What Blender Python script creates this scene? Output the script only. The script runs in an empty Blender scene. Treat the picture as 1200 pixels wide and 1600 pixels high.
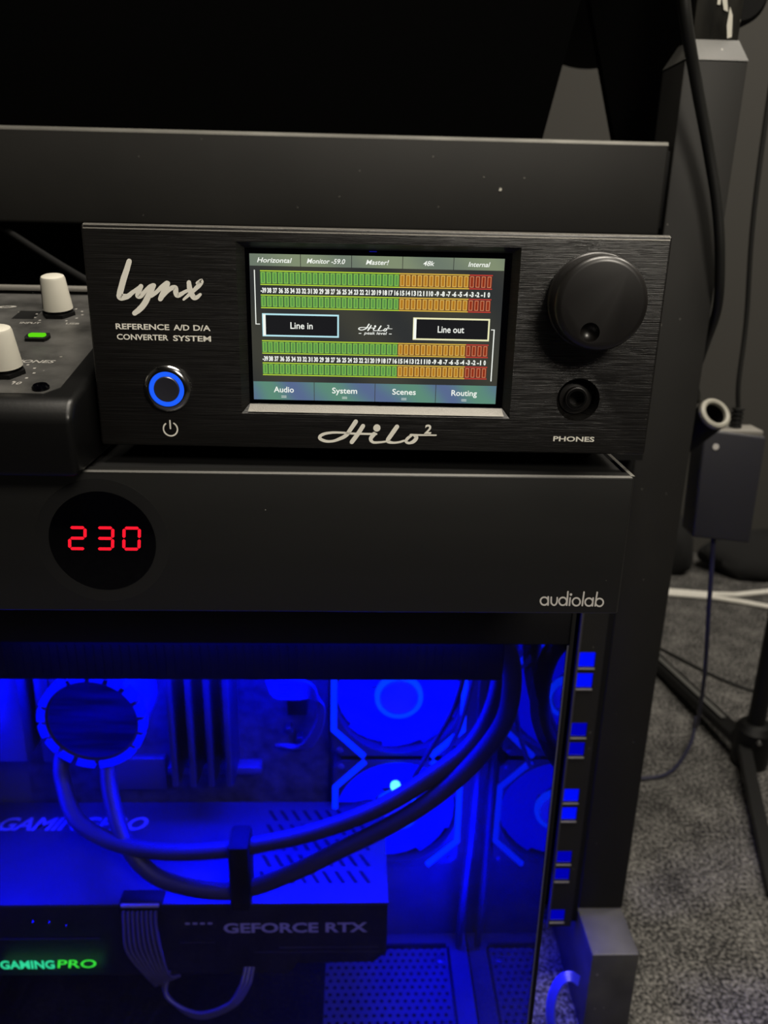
import bpy, bmesh, math, random
from mathutils import Vector, Matrix
random.seed(7)
SC = bpy.context.scene
COL = SC.collection
FL = 725.0                      # camera height above the carpet, in mm; geometry below is written in mm
def W(x, y, z): return Vector((x, y, z + FL)) * 0.001

# ------------------------------------------------------------------ camera
cam = bpy.data.cameras.new('camera')
cam.sensor_fit = 'HORIZONTAL'; cam.sensor_width = 36; cam.lens = 38.353
cam.clip_start = 0.01; cam.clip_end = 50
cam.dof.use_dof = True; cam.dof.focus_distance = 0.31; cam.dof.aperture_fstop = 20
camo = bpy.data.objects.new('camera', cam); COL.objects.link(camo)
p, yw, r = 0.336441565, -0.0358095713, 0.0216370217
cy, sy, cp, sp, cr, sr = math.cos(yw), math.sin(yw), math.cos(p), math.sin(p), math.cos(r), math.sin(r)
Rw = Matrix(((cr, -sr, 0), (sr, cr, 0), (0, 0, 1))) @ Matrix(((1, 0, 0), (0, -sp, -cp), (0, cp, -sp))) @ Matrix(((cy, sy, 0), (-sy, cy, 0), (0, 0, 1)))
m = Matrix((Rw[0], -Rw[1], -Rw[2])).transposed().to_4x4()
m.translation = W(0, 0, 0)
camo.matrix_world = m
SC.camera = camo

# ------------------------------------------------------------------ world, room light, exposure
SC.view_settings.view_transform = 'Standard'
SC.view_settings.look = 'None'
SC.view_settings.exposure = 0.0
SC.view_settings.gamma = 1.0
SC.view_settings.use_curve_mapping = False
w = bpy.data.worlds.new('world'); SC.world = w; w.use_nodes = True
w.node_tree.nodes['Background'].inputs[0].default_value = (1.0, 0.93, 0.82, 1)
w.node_tree.nodes['Background'].inputs[1].default_value = 0.004

def area(name, loc, target, power, sx, sy_, color):
    l = bpy.data.lights.new(name, 'AREA'); l.shape = 'RECTANGLE'; l.size = sx; l.size_y = sy_
    l.energy = power; l.color = color
    o = bpy.data.objects.new(name, l); COL.objects.link(o)
    o.location = W(*loc)
    o.rotation_euler = (W(*target) - W(*loc)).to_track_quat('-Z', 'Y').to_euler()
    return o
def point(name, loc, power, color, rad=0.01):
    l = bpy.data.lights.new(name, 'POINT'); l.energy = power; l.color = color; l.shadow_soft_size = rad
    o = bpy.data.objects.new(name, l); COL.objects.link(o); o.location = W(*loc); return o
WARM = (1.0, 0.92, 0.79)
def spot(name, loc, target, power, deg, color, rad):
    l = bpy.data.lights.new(name, 'SPOT'); l.energy = power; l.color = color; l.spot_size = math.radians(deg); l.spot_blend = 1.0; l.shadow_soft_size = rad
    o = bpy.data.objects.new(name, l); COL.objects.link(o); o.location = W(*loc)
    o.rotation_euler = (W(*target) - W(*loc)).to_track_quat('-Z', 'Y').to_euler(); return o
spot('front_lamp_light', (520, -750, 850), (60, 350, 60), 66, 47, WARM, 0.24)
area('overhead_lamp_light', (250, 170, 1650), (250, 200, -100), 40, 0.9, 0.5, WARM)
area('room_lamp_light', (1300, 900, 1600), (900, 1300, -700), 20, 0.5, 0.5, WARM)
BLUE = (0.0, 0.0015, 1.0)
area('case_light_top', (-110, 600, -275), (-110, 600, -600), 24.0, 0.40, 0.05, BLUE)
area('case_fill_front', (-60, 416, -228), (-60, 600, -420), 0.45, 0.30, 0.008, BLUE)  # unseen front fill added to bring blue onto the pump face
area('case_fill_right', (116, 600, -560), (40, 650, -560), 3.0, 0.08, 0.16, BLUE)  # unseen fill added against the side glass to lift the blue
area('lettering_halo_fill', (-247, 510, -582), (-247, 520, -582), 0.0035, 0.08, 0.012, (0.15, 1.0, 0.2))  # added lamp facing the card lettering, makes its green halo
area('case_fill_left', (-336, 540, -420), (-100, 600, -480), 2.2, 0.10, 0.10, BLUE)  # unseen fill added at the left end of the case

# ------------------------------------------------------------------ materials
MATS = {}
def srgb(c):
    return tuple(((v / 255) / 12.92 if v / 255 <= 0.04045 else ((v / 255 + 0.055) / 1.055) ** 2.4) for v in c)
def mat(name, col, rough=0.5, metal=0.0, noise=0.0, nscale=(40, 40, 40), bump=0.0, bscale=None, spec=0.5, dust=0.0, rvar=0.0, coat=0.0):
    if name in MATS: return MATS[name]
    mt = bpy.data.materials.new(name); mt.use_nodes = True; MATS[name] = mt
    nt = mt.node_tree; b = nt.nodes['Principled BSDF']
    b.inputs['Base Color'].default_value = (*col, 1); b.inputs['Roughness'].default_value = rough
    b.inputs['Metallic'].default_value = metal; b.inputs['Specular IOR Level'].default_value = spec
    b.inputs['Coat Weight'].default_value = coat; b.inputs['Coat Roughness'].default_value = 0.22
    tc = nt.nodes.new('ShaderNodeTexCoord'); mp = nt.nodes.new('ShaderNodeMapping')
    nt.links.new(tc.outputs['Object'], mp.inputs[0]); mp.inputs['Scale'].default_value = nscale
    nz = nt.nodes.new('ShaderNodeTexNoise'); nz.inputs['Scale'].default_value = 1.0; nz.inputs['Detail'].default_value = 5
    nt.links.new(mp.outputs[0], nz.inputs['Vector'])
    colsock = None
    if noise > 0:
        rp = nt.nodes.new('ShaderNodeMapRange'); rp.inputs['From Min'].default_value = 0.3; rp.inputs['From Max'].default_value = 0.7
        rp.inputs['To Min'].default_value = 1 - noise; rp.inputs['To Max'].default_value = 1 + noise
        nt.links.new(nz.outputs['Fac'], rp.inputs['Value'])
        mx = nt.nodes.new('ShaderNodeVectorMath'); mx.operation = 'SCALE'; mx.inputs[0].default_value = col
        nt.links.new(rp.outputs[0], mx.inputs['Scale']); colsock = mx.outputs[0]
    if dust > 0:
        vo = nt.nodes.new('ShaderNodeTexVoronoi'); vo.inputs['Scale'].default_value = 90
        nt.links.new(tc.outputs['Object'], vo.inputs['Vector'])
        n2 = nt.nodes.new('ShaderNodeTexNoise'); n2.inputs['Scale'].default_value = 25
        nt.links.new(tc.outputs['Object'], n2.inputs['Vector'])
        m2 = nt.nodes.new('ShaderNodeMath'); m2.operation = 'MULTIPLY'; m2.inputs[1].default_value = 0.085 * dust
        nt.links.new(n2.outputs['Fac'], m2.inputs[0])
        lt = nt.nodes.new('ShaderNodeMath'); lt.operation = 'LESS_THAN'
        nt.links.new(vo.outputs['Distance'], lt.inputs[0]); nt.links.new(m2.outputs[0], lt.inputs[1])
        mc = nt.nodes.new('ShaderNodeMix'); mc.data_type = 'RGBA'
        nt.links.new(lt.outputs[0], mc.inputs['Factor'])
        mc.inputs['A'].default_value = (*col, 1)
        if colsock: nt.links.new(colsock, mc.inputs['A'])
        mc.inputs['B'].default_value = (0.28, 0.27, 0.24, 1); colsock = mc.outputs['Result']
    if colsock: nt.links.new(colsock, b.inputs['Base Color'])
    if rvar > 0:
        rr = nt.nodes.new('ShaderNodeMapRange'); rr.inputs['From Min'].default_value = 0.3; rr.inputs['From Max'].default_value = 0.7
        rr.inputs['To Min'].default_value = max(0.05, rough - rvar); rr.inputs['To Max'].default_value = rough + rvar
        nt.links.new(nz.outputs['Fac'], rr.inputs['Value']); nt.links.new(rr.outputs[0], b.inputs['Roughness'])
    if bump > 0:
        src = nz
        if bscale:
            mp2 = nt.nodes.new('ShaderNodeMapping'); nt.links.new(tc.outputs['Object'], mp2.inputs[0]); mp2.inputs['Scale'].default_value = bscale
            src = nt.nodes.new('ShaderNodeTexNoise'); src.inputs['Scale'].default_value = 1; src.inputs['Detail'].default_value = 4
            nt.links.new(mp2.outputs[0], src.inputs['Vector'])
        bp = nt.nodes.new('ShaderNodeBump'); bp.inputs['Strength'].default_value = bump; bp.inputs['Distance'].default_value = 0.0005
        nt.links.new(src.outputs['Fac'], bp.inputs['Height']); nt.links.new(bp.outputs[0], b.inputs['Normal'])
    return mt
def emit(name, col, strength=1.0, lin=False):
    if name in MATS: return MATS[name]
    mt = bpy.data.materials.new(name); mt.use_nodes = True; MATS[name] = mt
    nt = mt.node_tree; nt.nodes.remove(nt.nodes['Principled BSDF'])
    e = nt.nodes.new('ShaderNodeEmission'); c = col if lin else srgb(col)
    e.inputs[0].default_value = (*c, 1); e.inputs[1].default_value = strength
    nt.links.new(e.outputs[0], nt.nodes['Material Output'].inputs[0]); return mt
def glass(name, tint=(1, 1, 1), ior=1.5, rough=0.0):
    mt = bpy.data.materials.new(name); mt.use_nodes = True; MATS[name] = mt
    nt = mt.node_tree; nt.nodes.remove(nt.nodes['Principled BSDF'])
    t = nt.nodes.new('ShaderNodeBsdfTransparent'); t.inputs[0].default_value = (*tint, 1)
    g = nt.nodes.new('ShaderNodeBsdfGlossy'); g.inputs['Roughness'].default_value = rough
    f = nt.nodes.new('ShaderNodeFresnel'); f.inputs[0].default_value = ior
    mx = nt.nodes.new('ShaderNodeMixShader')
    f2 = nt.nodes.new('ShaderNodeFresnel'); f2.inputs[0].default_value = 1 / ior
    ge = nt.nodes.new('ShaderNodeNewGeometry'); mf = nt.nodes.new('ShaderNodeMix')
    nt.links.new(ge.outputs['Backfacing'], mf.inputs['Factor']); nt.links.new(f.outputs[0], mf.inputs['A']); nt.links.new(f2.outputs[0], mf.inputs['B'])
    nt.links.new(mf.outputs['Result'], mx.inputs[0]); nt.links.new(t.outputs[0], mx.inputs[1]); nt.links.new(g.outputs[0], mx.inputs[2])
    nt.links.new(mx.outputs[0], nt.nodes['Material Output'].inputs[0]); return mt

M_steel = mat('black powder coated steel', (0.0085, 0.008, 0.0068), 0.6, spec=0.32, coat=0.0, noise=0.25, nscale=(12, 12, 12), bump=0.06, bscale=(900, 900, 900), dust=0.7)
M_foot = mat('worn grey black steel', (0.045, 0.044, 0.04), 0.45, noise=0.35, nscale=(30, 30, 30), bump=0.12, bscale=(500, 500, 500), dust=1.2)
M_face = mat('brushed black anodised aluminium', (0.006, 0.0055, 0.005), 0.34, metal=0.0, noise=0.4, nscale=(30, 40, 3600), coat=0.25, bump=0.42, bscale=(40, 40, 4200), rvar=0.10, dust=0.3)
M_chassis = mat('black painted chassis', (0.004, 0.004, 0.004), 0.5)
M_bevel = mat('blasted bevel and edge highlight', (0.22, 0.21, 0.19), 0.45, metal=0.4, bump=0.3, bscale=(2500, 2500, 2500))  # real on the screen lip; elsewhere its paleness paints edge highlights
M_knob = mat('satin black knob', (0.007, 0.006, 0.0055), 0.40, coat=0.25, noise=0.1)
M_chrome = mat('polished chrome', (0.45, 0.45, 0.45), 0.16, metal=1.0)
M_gloss = mat('gloss black', (0.0008, 0.0008, 0.0015), 0.08, spec=0.25)
M_black = mat('matt black', (0.002, 0.002, 0.002), 0.7, spec=0.2)
M_void = mat('black stand-in for darkness', (0.0012, 0.0012, 0.0012), 0.95, spec=0.02)
M_tape = mat('torn white tape', (0.6, 0.58, 0.5), 0.5)
M_print = mat('cream silkscreen print', (0.85, 0.83, 0.74), 0.6)
M_print2 = mat('grey silver print', (0.55, 0.53, 0.50), 0.5)
M_ucond = mat('black brushed fascia', (0.007, 0.007, 0.0065), 0.45, coat=0.35, noise=0.15, nscale=(8, 8, 60), dust=0.45, bump=0.03, bscale=(300, 300, 300))
M_mixtop = mat('scuffed grey metal panel', (0.07, 0.069, 0.066), 0.42, metal=0.4, noise=0.6, nscale=(60, 60, 60), bump=0.1, bscale=(700, 700, 700), dust=1.3)
M_mixbody = mat('black moulded plastic', (0.003, 0.003, 0.003), 0.36, spec=0.3, bump=0.05, bscale=(900, 900, 900), dust=0.7)
M_white = mat('off white knob plastic', (0.52, 0.50, 0.43), 0.45, noise=0.06)
M_rubber = mat('black rubber cable', (0.007, 0.007, 0.006), 0.5)
M_glass = glass('tempered glass', (0.76, 0.76, 0.82), 1.22)
M_glass2 = glass('tempered side glass', (0.4, 0.4, 0.45), 2.2)
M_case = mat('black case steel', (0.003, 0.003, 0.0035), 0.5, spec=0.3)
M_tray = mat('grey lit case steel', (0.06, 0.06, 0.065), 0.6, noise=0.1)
M_board = mat('motherboard laminate', (0.05, 0.05, 0.055), 0.55, noise=0.5, nscale=(90, 90, 90))
M_sink = mat('dark aluminium heatsink', (0.10, 0.10, 0.10), 0.4, metal=0.5)
M_ram = mat('memory heatspreader', (0.04, 0.04, 0.045), 0.4, metal=0.4)
M_tube = mat('braided coolant tube', (0.03, 0.026, 0.035), 0.5, bump=0.5, bscale=(900, 900, 900))
M_gpu = mat('graphics card shroud', (0.008, 0.008, 0.01), 0.45)
M_gpuback = mat('graphics card backplate', (0.03, 0.03, 0.035), 0.5)
M_gputext = mat('grey card lettering', (0.4, 0.36, 0.45), 0.5)
M_backtext = mat('silver backplate lettering', (0.2, 0.2, 0.22), 0.4)
M_blade = emit('blue lit fan blade', (0.0, 0.001, 0.80), 3.0, True)
M_hub = mat('fan hub', (0.2, 0.2, 0.2), 0.5)
M_hubring = emit('blue hub ring light', (0.0, 0.02, 1.0), 4.0, True)
M_strip = emit('blue frame light', (0.0, 0.010, 1.0), 3.6, True)
M_pumpl = emit('blue pump light', (0.0, 0.002, 1.0), 2.4, True)
M_fanframe = mat('fan frame', (0.03, 0.03, 0.03), 0.5)
M_cyan = emit('cyan white led', (0.10, 0.75, 1.0), 3.5, True)
M_green = emit('green card lighting', (60, 235, 60), 1.6)
M_mint = emit('mint card lighting', (50, 225, 150), 1.6)
M_red = emit('red seven segment', (255, 25, 45), 1.2)
M_btnblue = emit('blue button ring', (30, 95, 255), 1.0)
M_btnblue2 = emit('blue button ring core', (10, 60, 235), 1.0)
M_ledgreen = emit('green power led', (95, 215, 20), 1.0)
M_wall = mat('grey brown wall', (0.055, 0.0525, 0.047), 0.85, noise=0.08, nscale=(1.2, 1.2, 0.4))
M_cloth = mat('black cloth', (0.004, 0.004, 0.004), 0.9, bump=0.6, bscale=(60, 60, 60))
M_braid = mat('white braided sleeve', (0.8, 0.78, 0.72), 0.6)
M_brick = mat('black adapter plastic', (0.02, 0.02, 0.026), 0.5)
M_tape = mat('torn white tape', (0.6, 0.58, 0.5), 0.5)

FONT = None
# ------------------------------------------------------------------ mesh builder
class MB:
    def __init__(s): s.v = []; s.f = []; s.m = []
    def add(s, vs, fs, mi=0):
        n = len(s.v); s.v += [Vector(a) for a in vs]
        for f in fs: s.f.append([i + n for i in f]); s.m.append(mi)
        return s
    def box(s, x0, x1, y0, y1, z0, z1, bev=0.0, seg=2, mi=0):
        if bev <= 0:
            vs = [(x, y, z) for x in (x0, x1) for y in (y0, y1) for z in (z0, z1)]
            return s.add(vs, [(0, 1, 3, 2), (4, 6, 7, 5), (0, 4, 5, 1), (2, 3, 7, 6), (0, 2, 6, 4), (1, 5, 7, 3)], mi)
        bm = bmesh.new(); bmesh.ops.create_cube(bm, size=1)
        for v in bm.verts: v.co = Vector(((x0 + x1) / 2 + v.co.x * (x1 - x0), (y0 + y1) / 2 + v.co.y * (y1 - y0), (z0 + z1) / 2 + v.co.z * (z1 - z0)))
        bmesh.ops.bevel(bm, geom=list(bm.edges), offset=bev, segments=seg, affect='EDGES', profile=0.5)
        bm.verts.ensure_lookup_table()
        s.add([v.co.copy() for v in bm.verts], [[v.index for v in f.verts] for f in bm.faces], mi); bm.free(); return s
    def prism(s, pts, y0, y1, ax='y', mi=0, bev=0.0):
        n = len(pts)
        mp = {'y': lambda a, b, t: (a, t, b), 'x': lambda a, b, t: (t, a, b), 'z': lambda a, b, t: (a, b, t)}[ax]
        vs = [mp(a, b, y0) for a, b in pts] + [mp(a, b, y1) for a, b in pts]
        fs = [list(range(n)), list(range(2 * n - 1, n - 1, -1))] + [(i, i + n, (i + 1) % n + n, (i + 1) % n) for i in range(n)]
        if bev > 0:
            bm = bmesh.new(); bv = [bm.verts.new(v) for v in vs]
            for f in fs: bm.faces.new([bv[i] for i in f])
            bmesh.ops.recalc_face_normals(bm, faces=bm.faces)
            bmesh.ops.bevel(bm, geom=list(bm.edges), offset=bev, segments=3, affect='EDGES', profile=0.5)
            bm.verts.index_update()
            s.add([v.co.copy() for v in bm.verts], [[v.index for v in f.verts] for f in bm.faces], mi); bm.free(); return s
        return s.add(vs, fs, mi)
    def lathe(s, prof, c, ax='y', seg=48, mi=0, capa=True, capb=True):
        # prof: (r, t) along axis
        vs = []; fs = []
        for rr, t in prof:
            for k in range(seg):
                a = 2 * math.pi * k / seg; u, v = rr * math.cos(a), rr * math.sin(a)
                vs.append({'y': (c[0] + u, c[1] + t, c[2] + v), 'z': (c[0] + u, c[1] + v, c[2] + t), 'x': (c[0] + t, c[1] + u, c[2] + v)}[ax])
        for i in range(len(prof) - 1):
            for k in range(seg):
                k2 = (k + 1) % seg
                fs.append((i * seg + k, i * seg + k2, (i + 1) * seg + k2, (i + 1) * seg + k))
        if capa: fs.append(list(range(seg - 1, -1, -1)))
        if capb: fs.append([(len(prof) - 1) * seg + k for k in range(seg)])
        return s.add(vs, fs, mi)
    def tube(s, pts, rad, seg=12, smooth=True, mi=0, flat=1.0):
        P = [Vector(a) for a in pts]
        if smooth and len(P) > 2:
            Q = []
            for i in range(len(P) - 1):
                a = P[i - 1] if i else P[0] * 2 - P[1]; b = P[i]; c = P[i + 1]; d = P[i + 2] if i + 2 < len(P) else c * 2 - b
                for k in range(6):
                    t = k / 6
                    Q.append(0.5 * ((2 * b) + (c - a) * t + (2 * a - 5 * b + 4 * c - d) * t * t + (3 * b - a - 3 * c + d) * t ** 3))
            Q.append(P[-1]); P = Q
        R = rad if callable(rad) else (lambda t: rad)
        vs = []; fs = []; up = None; n = len(P)
        for i, q in enumerate(P):
            d = (P[min(i + 1, n - 1)] - P[max(i - 1, 0)]).normalized()
            if up is None: up = d.orthogonal().normalized()
            up = (up - d * up.dot(d)).normalized(); sd = d.cross(up)
            rr = R(i / (n - 1))
            for k in range(seg):
                a = 2 * math.pi * k / seg
                vs.append(q + up * (rr * math.cos(a)) + sd * (rr * math.sin(a) * flat))
        for i in range(n - 1):
            for k in range(seg):
                k2 = (k + 1) % seg; fs.append((i * seg + k, i * seg + k2, (i + 1) * seg + k2, (i + 1) * seg + k))
        fs.append(list(range(seg - 1, -1, -1))); fs.append([(n - 1) * seg + k for k in range(seg)])
        return s.add(vs, fs, mi)
    def stroke(s, pts, y, th=0.12, aff=None, mi=0, wide=1.0):
        # lettering stroke in the x-z plane: pts (x, z, width); thin raised ink of thickness th, front at y
        P = []; s.k = getattr(s, 'k', 0) + 1; y -= 0.02 * s.k
        for i in range(len(pts) - 1):
            a = pts[i - 1] if i else pts[0]; b = pts[i]; c = pts[i + 1]; d = pts[i + 2] if i + 2 < len(pts) else c
            for k in range(5):
                t = k / 5
                P.append([0.5 * ((2 * b[j]) + (c[j] - a[j]) * t + (2 * a[j] - 5 * b[j] + 4 * c[j] - d[j]) * t * t + (3 * b[j] - a[j] - 3 * c[j] + d[j]) * t ** 3) for j in range(3)])
        P.append(list(pts[-1]))
        n = len(P); L = []; Rr = []
        for i in range(n):
            a = P[max(i - 1, 0)]; b = P[min(i + 1, n - 1)]
            dx, dz = b[0] - a[0], b[1] - a[1]; l = math.hypot(dx, dz) or 1; nx, nz = -dz / l, dx / l; h = P[i][2] / 2 * wide
            L.append((P[i][0] + nx * h, P[i][1] + nz * h)); Rr.append((P[i][0] - nx * h, P[i][1] - nz * h))
        def cap(pt, q, sgn):
            dx, dz = pt[0] - q[0], pt[1] - q[1]; a0 = math.atan2(dz, dx); h = pt[2] / 2 * wide
            return [(pt[0] + h * math.cos(a0 + t), pt[1] + h * math.sin(a0 + t)) for t in [sgn * math.pi / 2 * (1 - 2 * k / 6) for k in range(1, 6)]]
        tf = aff or (lambda x, z: (x, z))
        def emitpoly(poly):
            vs = [(tf(*q)[0], y, tf(*q)[1]) for q in poly]; s.add(vs, [list(range(len(vs)))], mi)
        for i in range(n - 1): emitpoly([L[i], L[i + 1], Rr[i + 1], Rr[i]])
        emitpoly([L[-1]] + cap(P[-1], P[-2], 1) + [Rr[-1]])
        emitpoly([Rr[0]] + cap(P[0], P[1], 1) + [L[0]])
        return s
    def disc(s, cx, cz, rr, y, aff=None, seg=24, mi=0, r0=0.0):
        tf = aff or (lambda x, z: (x, z)); s.k = getattr(s, 'k', 0) + 1; y -= 0.02 * s.k
        o = [tf(cx + rr * math.cos(2 * math.pi * k / seg), cz + rr * math.sin(2 * math.pi * k / seg)) for k in range(seg)]
        if r0 <= 0: return s.add([(a, y, b) for a, b in o], [list(range(seg))], mi)
        i_ = [tf(cx + r0 * math.cos(2 * math.pi * k / seg), cz + r0 * math.sin(2 * math.pi * k / seg)) for k in range(seg)]
        return s.add([(a, y, b) for a, b in o + i_], [(k, (k + 1) % seg, (k + 1) % seg + seg, k + seg) for k in range(seg)], mi)
    def rect(s, x0, x1, z0, z1, y, mi=0): return s.add([(x0, y, z0), (x1, y, z0), (x1, y, z1), (x0, y, z1)], [(0, 1, 2, 3)], mi)
    def frame(s, x0, x1, z0, z1, y, t, mi=0):
        s.rect(x0, x1, z0, z0 + t, y, mi); s.rect(x0, x1, z1 - t, z1, y, mi); s.rect(x0, x0 + t, z0 + t, z1 - t, y, mi); return s.rect(x1 - t, x1, z0 + t, z1 - t, y, mi)
    def text(s, txt, x0, x1, z0, h, fn, bold=0.0, shear=0.0, mi=0, font_off=True):
        c = bpy.data.curves.new('t', 'FONT'); c.body = txt; c.size = 1; c.offset = bold; c.shear = shear; c.resolution_u = 3
        if FONT: c.font = FONT
        o = bpy.data.objects.new('t', c); COL.objects.link(o)
        dg = bpy.context.evaluated_depsgraph_get(); me = bpy.data.meshes.new_from_object(o.evaluated_get(dg))
        vs = [v.co.copy() for v in me.vertices]
        if vs:
            xa, xb = min(v.x for v in vs), max(v.x for v in vs)
            caps = 0.70 + bold
            s.add([fn(x0 + (v.x - xa) / (xb - xa) * (x1 - x0), z0 + v.y / caps * h) for v in vs], [list(p_.vertices) for p_ in me.polygons], mi)
        bpy.data.objects.remove(o); bpy.data.curves.remove(c); bpy.data.meshes.remove(me); return s
    def build(s, name, mats, parent=None, org=None, ang=35):
        if not isinstance(mats, (list, tuple)): mats = [mats]
        me = bpy.data.meshes.new(name)
        if org is None and parent is not None: org = parent_org(parent)
        o_ = Vector(org) if org is not None else Vector((0, 0, 0))
        me.from_pydata([((v - o_) * 0.001)[:] for v in s.v], [], s.f)
        bm = bmesh.new(); bm.from_mesh(me); bmesh.ops.recalc_face_normals(bm, faces=bm.faces) if len(s.f) > 1 else None; bm.to_mesh(me); bm.free()
        for i, pl in enumerate(me.polygons): pl.material_index = s.m[i] if i < len(s.m) else 0
        for mt in mats: me.materials.append(mt)
        me.shade_smooth(); me.set_sharp_from_angle(angle=math.radians(ang))
        o = bpy.data.objects.new(name, me); COL.objects.link(o)
        if parent is not None: o.parent = parent
        elif org is not None: o.location = W(*org)
        return o
ORG = {}
def parent_org(pn):
    while pn.parent is not None: pn = pn.parent
    return ORG.get(pn.name, (0, 0, 0))
def tag(o, label, cat, group=None):
    o['label'] = label; o['category'] = cat
    if group: o['group'] = group
    return o
def thing(name, label, cat, org, rz=0.0, group=None, local=False):
    o = bpy.data.objects.new(name, None); COL.objects.link(o); o.empty_display_size = 0.02
    o.location = W(*org); o.rotation_euler.z = rz
    ORG[o.name] = (0, 0, 0) if local else org
    return tag(o, label, cat, group)
def solo(mb, name, mats, label, cat, org, group=None):
    return tag(mb.build(name, mats, None, org), label, cat, group)
def struct(mb, name, mt, org=(0, 0, -FL)):
    o = mb.build(name, mt, None, org); o['kind'] = 'structure'; return o
def copytree(o, par=None):
    c = o.copy(); COL.objects.link(c); c.parent = par
    for ch in list(o.children): copytree(ch, c)
    return c
def cut(o, cutters):
    for mb in cutters:
        c = mb.build('cutter', [o.data.materials[0]], None, (0, 0, -FL)); c.location = (0, 0, 0)
        for v in c.data.vertices: v.co.z -= FL * 0.001
        c.matrix_world = o.matrix_world.copy(); 
        md = o.modifiers.new('b', 'BOOLEAN'); md.operation = 'DIFFERENCE'; md.solver = 'EXACT'; md.object = c
        bpy.context.view_layer.update()
        dg = bpy.context.evaluated_depsgraph_get(); me = bpy.data.meshes.new_from_object(o.evaluated_get(dg))
        o.modifiers.clear(); o.data = me; bpy.data.objects.remove(c)
    o.data.shade_smooth(); o.data.set_sharp_from_angle(angle=math.radians(30)); return o

# ------------------------------------------------------------------ room shell
def carpet_mat():
    mt = bpy.data.materials.new('grey flecked carpet'); mt.use_nodes = True
    nt = mt.node_tree; b = nt.nodes['Principled BSDF']; b.inputs['Roughness'].default_value = 0.95; b.inputs['Specular IOR Level'].default_value = 0.1
    tc = nt.nodes.new('ShaderNodeTexCoord')
    n1 = nt.nodes.new('ShaderNodeTexNoise'); n1.inputs['Scale'].default_value = 250; n1.inputs['Detail'].default_value = 4; n1.inputs['Roughness'].default_value = 0.7
    n2 = nt.nodes.new('ShaderNodeTexNoise'); n2.inputs['Scale'].default_value = 22; n2.inputs['Detail'].default_value = 3
    for n in (n1, n2): nt.links.new(tc.outputs['Object'], n.inputs['Vector'])
    ad = nt.nodes.new('ShaderNodeMath'); ad.operation = 'MULTIPLY_ADD'; ad.inputs[1].default_value = 0.25
    nt.links.new(n2.outputs['Fac'], ad.inputs[0]); nt.links.new(n1.outputs['Fac'], ad.inputs[2])
    cr_ = nt.nodes.new('ShaderNodeValToRGB'); cr_.color_ramp.elements[0].position = 0.56; cr_.color_ramp.elements[1].position = 0.82
    cr_.color_ramp.elements[0].color = (0.022, 0.0215, 0.0215, 1); cr_.color_ramp.elements[1].color = (0.30, 0.288, 0.272, 1)
    nt.links.new(ad.outputs[0], cr_.inputs[0]); nt.links.new(cr_.outputs[0], b.inputs['Base Color'])
    bp = nt.nodes.new('ShaderNodeBump'); bp.inputs['Strength'].default_value = 0.9; bp.inputs['Distance'].default_value = 0.003
    nt.links.new(n1.outputs['Fac'], bp.inputs['Height']); nt.links.new(bp.outputs[0], b.inputs['Normal'])
    return mt
struct(MB().box(-1500, 2200, -1500, 1900, -FL - 50, -FL), 'floor', carpet_mat())
struct(MB().box(-1500, 2200, 1800, 1860, -FL, 1900), 'wall_back', M_wall)
struct(MB().box(1650, 1700, -1500, 1800, -FL, 1900), 'wall_right', M_wall)
struct(MB().box(-1550, -1500, -1500, 1800, -FL, 1900), 'wall_left', M_wall)
struct(MB().box(-1550, 2200, -1500, 1860, 1900, 1950), 'ceiling', M_wall)

# ------------------------------------------------------------------ equipment rack (black steel frame)
rack = thing('equipment_rack', 'black square-tube steel rack frame carrying the stacked audio boxes', 'rack', (220, 620, -FL))
def post(x, parent):
    po = MB().box(x, x + 44, 620, 664, -625, 111, 1.6).build('post', M_steel, parent)
    MB().prism([(x, 620), (x + 44, 620), (x + 44, 664), (x, 664)], 0, 0.01, 'z')
    c = MB(); a = [(x, 620, 111), (x + 44, 620, 111), (x + 44, 664, 111), (x, 664, 111)]
    b = [(x + 7, 630, 125), (x + 39.5, 630, 125), (x + 39.5, 657, 125), (x + 7, 657, 125)]
    c.add(a + b, [(0, 1, 5, 4), (1, 2, 6, 5), (2, 3, 7, 6), (3, 0, 4, 7), (4, 5, 6, 7), (3, 2, 1, 0)])
    c.build('post_cap', M_foot, po)
    MB().box(x + 7, x + 39.5, 631, 657, 125, 330, 1.2).build('upper_upright', M_gloss2, po)
    ft = MB().box(x - 0.5, x + 43.5, 566, 760, -FL, -625, 1.8).build('foot', M_foot, parent)
M_gloss2 = mat('scuffed gloss black tape', (0.02, 0.019, 0.016), 0.3, noise=0.6, nscale=(80, 80, 30), dust=2.2)
post(220, rack); post(-444, rack)
MB().box(-400, 214, 612, 660, -3, 58.5, 1.8, 3).build('crossbar', M_steel, rack)
M_edgehi = mat('steel edge highlight', (0.20, 0.195, 0.175), 0.5, metal=0.4, noise=0.3, nscale=(20, 60, 60))  # pale colour stands in for the highlight on steel edges
MB().add([(x, a, b) for a, b in ((611.9, 56.2), (612.3, 58.1), (614.2, 58.65)) for x in (-399, 213.2)], [(0, 1, 3, 2), (2, 3, 5, 4)]).build('edge_highlight', M_edgehi, rack)  # bright line of the rounded top edge, painted as a pale strip
for x, z, w_ in ((97.5, 24.6, 1.7), (86, 33, 0.6), (55, 13, 0.5)): MB().prism([(x, z), (x + w_, z + .3), (x + w_ * 1.1, z + w_), (x + .4, z + w_ * 1.2)], 611.7, 612.1).build('paint_chip', M_tape, rack)
MB().box(214, 220, 624, 656, 2, 54, 0.8).build('bar_bracket', M_black, rack)
MB().prism([(-400, 385), (104, 385), (104, 600), (219, 600), (219, 658), (-400, 658)], -166, -157.1, 'z').build('shelf', M_black, rack)
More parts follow.
